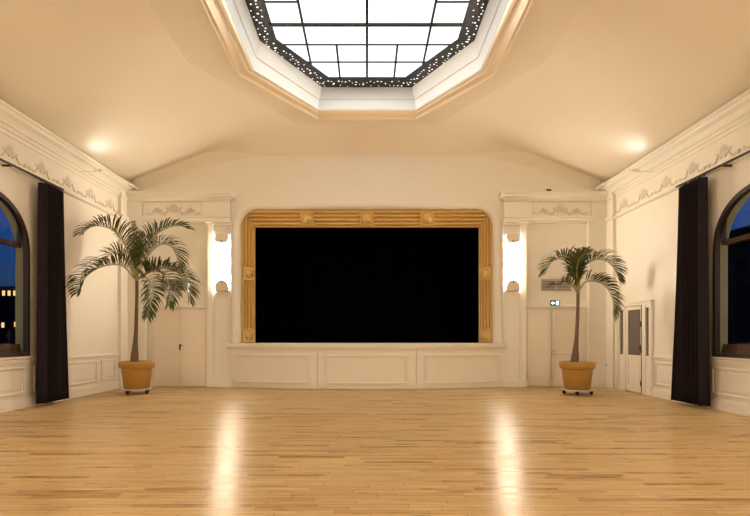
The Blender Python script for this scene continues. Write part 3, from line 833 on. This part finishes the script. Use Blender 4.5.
def palm(loc, data, trunk, label, pot_off, seed):
    r = thing('potted_palm', label, 'palm', loc, 0)
    z0 = .125
    mb = MB()
    mb.lathe([(.268, z0), (.280, z0+.005), (.335, z0+.44), (.340, z0+.465), (.378, z0+.475), (.386, z0+.49), (.400, z0+.615), (.394, z0+.63), (.372, z0+.63), (.362, z0+.615), (.355, z0+.53)], 56)
    mb.build('pot', 'pot', r)
    mb = MB().lathe([(.354, z0+.525), (.30, z0+.545), (.12, z0+.57), (.02, z0+.575)], 40); mb.build('soil', 'soil', r)
    tp = spline(trunk, 12)
    zt0, zt1 = tp[0].z, tp[-1].z
    rad = []
    for i, p in enumerate(tp):
        t = (p.z-zt0)/(zt1-zt0)
        rad.append((.036+.066*math.exp(-t*5.5)+.010*math.exp(-((t-.12)/.1)**2))*(1+.03*math.sin(i*2.4)))
    mb = MB().tube(tp, rad, 14); mb.build('trunk', 'bark', r)
    top = tp[-1]
    mb = MB(); mb.tube([top+Vector((0, 0, -.12)), top+Vector((0, 0, .1)), top+Vector((.0, 0, .34)), top+Vector((0, 0, .52))], [.038, .046, .034, .012], 10); mb.build('crown_shaft', 'stem', r)
    for i, f in enumerate(data):
        young = abs(f[-1][0]) < .25 and f[-1][2] > 3.2
        frond(f, .011 if young else .0175, seed+i, ['leaf', 'stem'], r, .20 if young else (.50 if seed < 50 else .46), (-HW+.14-loc[0]) if loc[0] < 0 else None)
    return r
def dolly(loc, label, sz):
    r = thing('plant_dolly', label, 'plant dolly', loc, .12)
    mb = MB(); mb.lathe([(sz-.01, .098), (sz, .101), (sz, .121), (sz-.01, .124)], 40, c=(0, 0)); mb.build('platform', 'chrome', r)
    for k in range(4):
        a = PI/4+k*PI/2+.25; x, y = (sz-.07)*math.cos(a), (sz-.07)*math.sin(a)
        mb = MB(); mb.box(x-.02, x+.02, y-.026, y+.026, .075, .098); mb.box(x-.02, x+.03, y-.026, y-.02, .03, .08); mb.box(x-.02, x+.03, y+.02, y+.026, .03, .08)
        f = mb.build('caster', 'steel', r)
        mb = MB(); ring = lambda yy, rr: [(x+.012+rr*math.cos(2*PI*q/18), yy, .0365+rr*math.sin(2*PI*q/18)) for q in range(18)]
        mb.loft([ring(y-.017, .030), ring(y-.012, .0365), ring(y+.012, .0365), ring(y+.017, .030)], True, 0, False, True); mb.build('wheel', 'rubber', f)
LP = (-5.36, 12.11, 0); RP = (4.83, 11.95, 0)
palm(LP, PALM_A, TRUNK_A, 'tall feathery palm in ochre pot standing before the left closed door', 0, 11)
palm(RP, PALM_B, TRUNK_B, 'slimmer palm in ochre pot standing before the exit door', 0, 71)
dolly(LP, 'round wheeled dolly under the left palm pot', .36)
dolly(RP, 'round wheeled dolly under the right palm pot', .36)

# ------------------------------------------------------------------ small wall fittings
def vent(cx, label, w):
    v = thing('air_vent', label, 'vent', (cx, YB, 2.70), 0)
    mb = MB(); h = .155
    mb.box(-w, w, -.02, 0, -h, -h+.03); mb.box(-w, w, -.02, 0, h-.03, h); mb.box(-w, -w+.03, -.02, 0, -h+.03, h-.03); mb.box(w-.03, w, -.02, 0, -h+.03, h-.03); mb.box(-.02, .02, -.02, 0, -h+.03, h-.03)
    mb.build('frame', 'vent', v)
    MB().box(-w+.02, w-.02, -.006, 0, -h+.02, h-.02).build('cavity', 'ventdark', v)
    for k in range(6):
        z = -h+.05+k*.042
        mb = MB(); mb.prism([(-.016, z), (-.013, z-.004), (-.005, z+.018), (-.008, z+.022)], 'x', -w+.03, w-.03); mb.build('slat', 'vent', v)
vent(5.03, 'grey slatted air vent above the exit sign', .40)
vent(-5.09, 'grey slatted air vent above the left door behind palm fronds', .40)
e = thing('exit_sign', 'small green exit sign with white arrow above the right door', 'sign', (4.995, YB, 2.142), 0)
MB().box(-.125, .125, -.04, 0, .0, .15).build('housing', 'green', e, bevel=.004)
mb = MB()
def ep(poly): mb.quad([(x, -.0415, z) for x, z in poly])
ep([(-.115, .075), (-.06, .125), (-.06, .09), (-.012, .09), (-.012, .06), (-.06, .06), (-.06, .025)])
mb.build('arrow', 'exitglow', e)
mb = MB(); ep([(.02, .02), (.092, .02), (.092, .13), (.02, .13)]); mb.build('doorway', 'exitglow', e)
mb = MB()
def fpoly(poly): mb.quad([(x, -.043, z) for x, z in poly])
fpoly([(.048+.011*math.cos(k*PI/5), .114+.011*math.sin(k*PI/5)) for k in range(10)])
fpoly([(.046, .10), (.064, .10), (.070, .066), (.052, .062)]); fpoly([(.052, .066), (.062, .062), (.048, .028), (.036, .028)]); fpoly([(.060, .066), (.070, .064), (.084, .034), (.074, .03)])
fpoly([(.046, .10), (.050, .092), (.034, .074), (.028, .080)]); fpoly([(.062, .10), (.066, .092), (.084, .082), (.086, .09)])
mb.build('running_figure', 'green', e)
sw = thing('wall_switch', 'small round dark wall switch on the right corner pilaster', 'switch', (HW-.08, 13.66, .59))
mb = MB().box(-.008, 0, -.04, .04, -.04, .04); mb.build('plate', 'trim', sw)
mb = MB().ball((-.01, 0, 0), (.012, .022, .022)); mb.build('button', 'steel', sw)
sp = thing('cornice_spotlight', 'small dark spotlight lying on the cornice right of the stage', 'spotlight', (4.75, YB-.2, 5.11))
mb = MB().box(-.05, .05, -.04, .04, 0, .02); mb.build('base', 'steel', sp)
mb = MB().tube([(-.06, -.02, .045), (.06, -.03, .05)], [.03, .024], 10); mb.build('lamp_head', 'steel', sp)

# ------------------------------------------------------------------ outside at dusk
struct(MB().box(-60, -HW-.24, -20, 60, -1.6, -1.5).build('ground_outside_left', 'night'))
struct(MB().box(HW+.24, 60, -20, 60, -1.6, -1.5).build('ground_outside_right', 'night'))
def house(loc, w, d, h, label, wins, roof=2.0):
    b = thing('house', label, 'house', loc)
    MB().box(-w/2, w/2, -d/2, d/2, 0, h).build('wall', 'night', b)
    mb = MB().prism([(-d/2-.3, h), (d/2+.3, h), (0, h+roof)], 'x', -w/2-.3, w/2+.3); mb.build('roof', 'night', b)
    for (x, z) in wins:
        mb = MB(); mb.box(x-.09, x+.09, -d/2-.03, -d/2, z-.17, z+.17); mb.build('lit_window', 'lampwin', b)
house((-25.5, 38, -1.5), 7, 6, 6.0, 'dark house with small lit windows seen far through the left window', ((1.05, 5.75), (1.42, 5.75), (1.80, 5.75), (1.0, 3.6), (1.86, 3.65), (-1.2, 5.75), (-2.4, 3.6)), .5)
nb = thing('neighbouring_building', 'dark building close outside the right window', 'building', (12.2, 14.5, -1.5))
MB().box(-1.8, 6, -7, 9, 0, 5.6).build('wall', 'night', nb)
MB().box(-2.0, 6.2, -7.2, 9.2, 5.6, 5.8).build('roof', 'night', nb)

for s, lab in ((-1, 'small unseen lantern added outside the left arched window'), (1, 'small unseen lantern added outside the right arched window')):
    l_ = thing('added_lantern', lab, 'lantern', (s*(HW+.24), 7.0, 2.5))  # lantern added out of view to light the outer jamb and sill
    mb = MB(); mb.box(0, s*.02, -.05, .05, -.1, .1); mb.tube([(s*.02, 0, .05), (s*.15, 0, .12), (s*.22, 0, .10)], .012, 8); mb.build('arm', 'steel', l_)
    mb = MB(); mb.lathe([(.02, .10), (.09, .06), (.085, .05), (.02, .05)], 6, c=(s*.22, 0), sm=False); mb.build('hood', 'steel', l_)
    mb = MB(); mb.lathe([(.035, -.10), (.06, .045)], 6, c=(s*.22, 0), sm=False); mb.build('lantern_glass', 'lampwin', l_)
    ld = bpy.data.lights.new('lantern', 'POINT'); ld.energy = LAN_E; ld.color = (1, .82, .55); ld.shadow_soft_size = .03
    lo = bpy.data.objects.new('lantern_fill_lamp', ld); COL.objects.link(lo); lo.parent = l_; lo.location = (s*.22, 0, -.15)

# ------------------------------------------------------------------ dusk sky
w = bpy.data.worlds.new('dusk'); S.world = w; w.use_nodes = True
nt = w.node_tree; nt.nodes.clear()
out = nt.nodes.new('ShaderNodeOutputWorld'); bg = nt.nodes.new('ShaderNodeBackground')
tc = nt.nodes.new('ShaderNodeTexCoord'); sx = nt.nodes.new('ShaderNodeSeparateXYZ'); rp = nt.nodes.new('ShaderNodeValToRGB')
nz = nt.nodes.new('ShaderNodeTexNoise'); nz.inputs['Scale'].default_value = 9
mpn = nt.nodes.new('ShaderNodeMapping'); mpn.inputs['Scale'].default_value = (1, 1, 6)
nt.links.new(tc.outputs['Generated'], mpn.inputs[0]); nt.links.new(mpn.outputs[0], nz.inputs['Vector'])
add = nt.nodes.new('ShaderNodeMath'); add.operation = 'MULTIPLY_ADD'; add.inputs[1].default_value = .07; 
nt.links.new(tc.outputs['Generated'], sx.inputs[0]); nt.links.new(nz.outputs['Fac'], add.inputs[0]); nt.links.new(sx.outputs['Z'], add.inputs[2])
nt.links.new(add.outputs[0], rp.inputs[0])
el = rp.color_ramp.elements
el[0].position = 0.06; el[0].color = (.012, .022, .05, 1)
el[1].position = .6; el[1].color = (.003, .028, .14, 1)
q = el.new(.13); q.color = (.016, .045, .115, 1)
q = el.new(.22); q.color = (.006, .052, .22, 1)
nt.links.new(rp.outputs[0], bg.inputs[0]); bg.inputs[1].default_value = WORLD_E
nt.links.new(bg.outputs[0], out.inputs[0])

# ------------------------------------------------------------------ camera
cd = bpy.data.cameras.new('camera'); cam = bpy.data.objects.new('camera', cd); COL.objects.link(cam)
cam.location = (0, 0, 1.33); cam.rotation_euler = (PI/2, 0, 0)
cd.sensor_width = 36; cd.lens = 520/750*36
cd.shift_x = 8/750; cd.shift_y = 78.5/750
cd.clip_start = .05; cd.clip_end = 300
S.camera = cam
S.view_settings.view_transform = 'Standard'; S.view_settings.look = 'None'; S.view_settings.gamma = 1; S.view_settings.use_curve_mapping = False
S.view_settings.exposure = EXPO
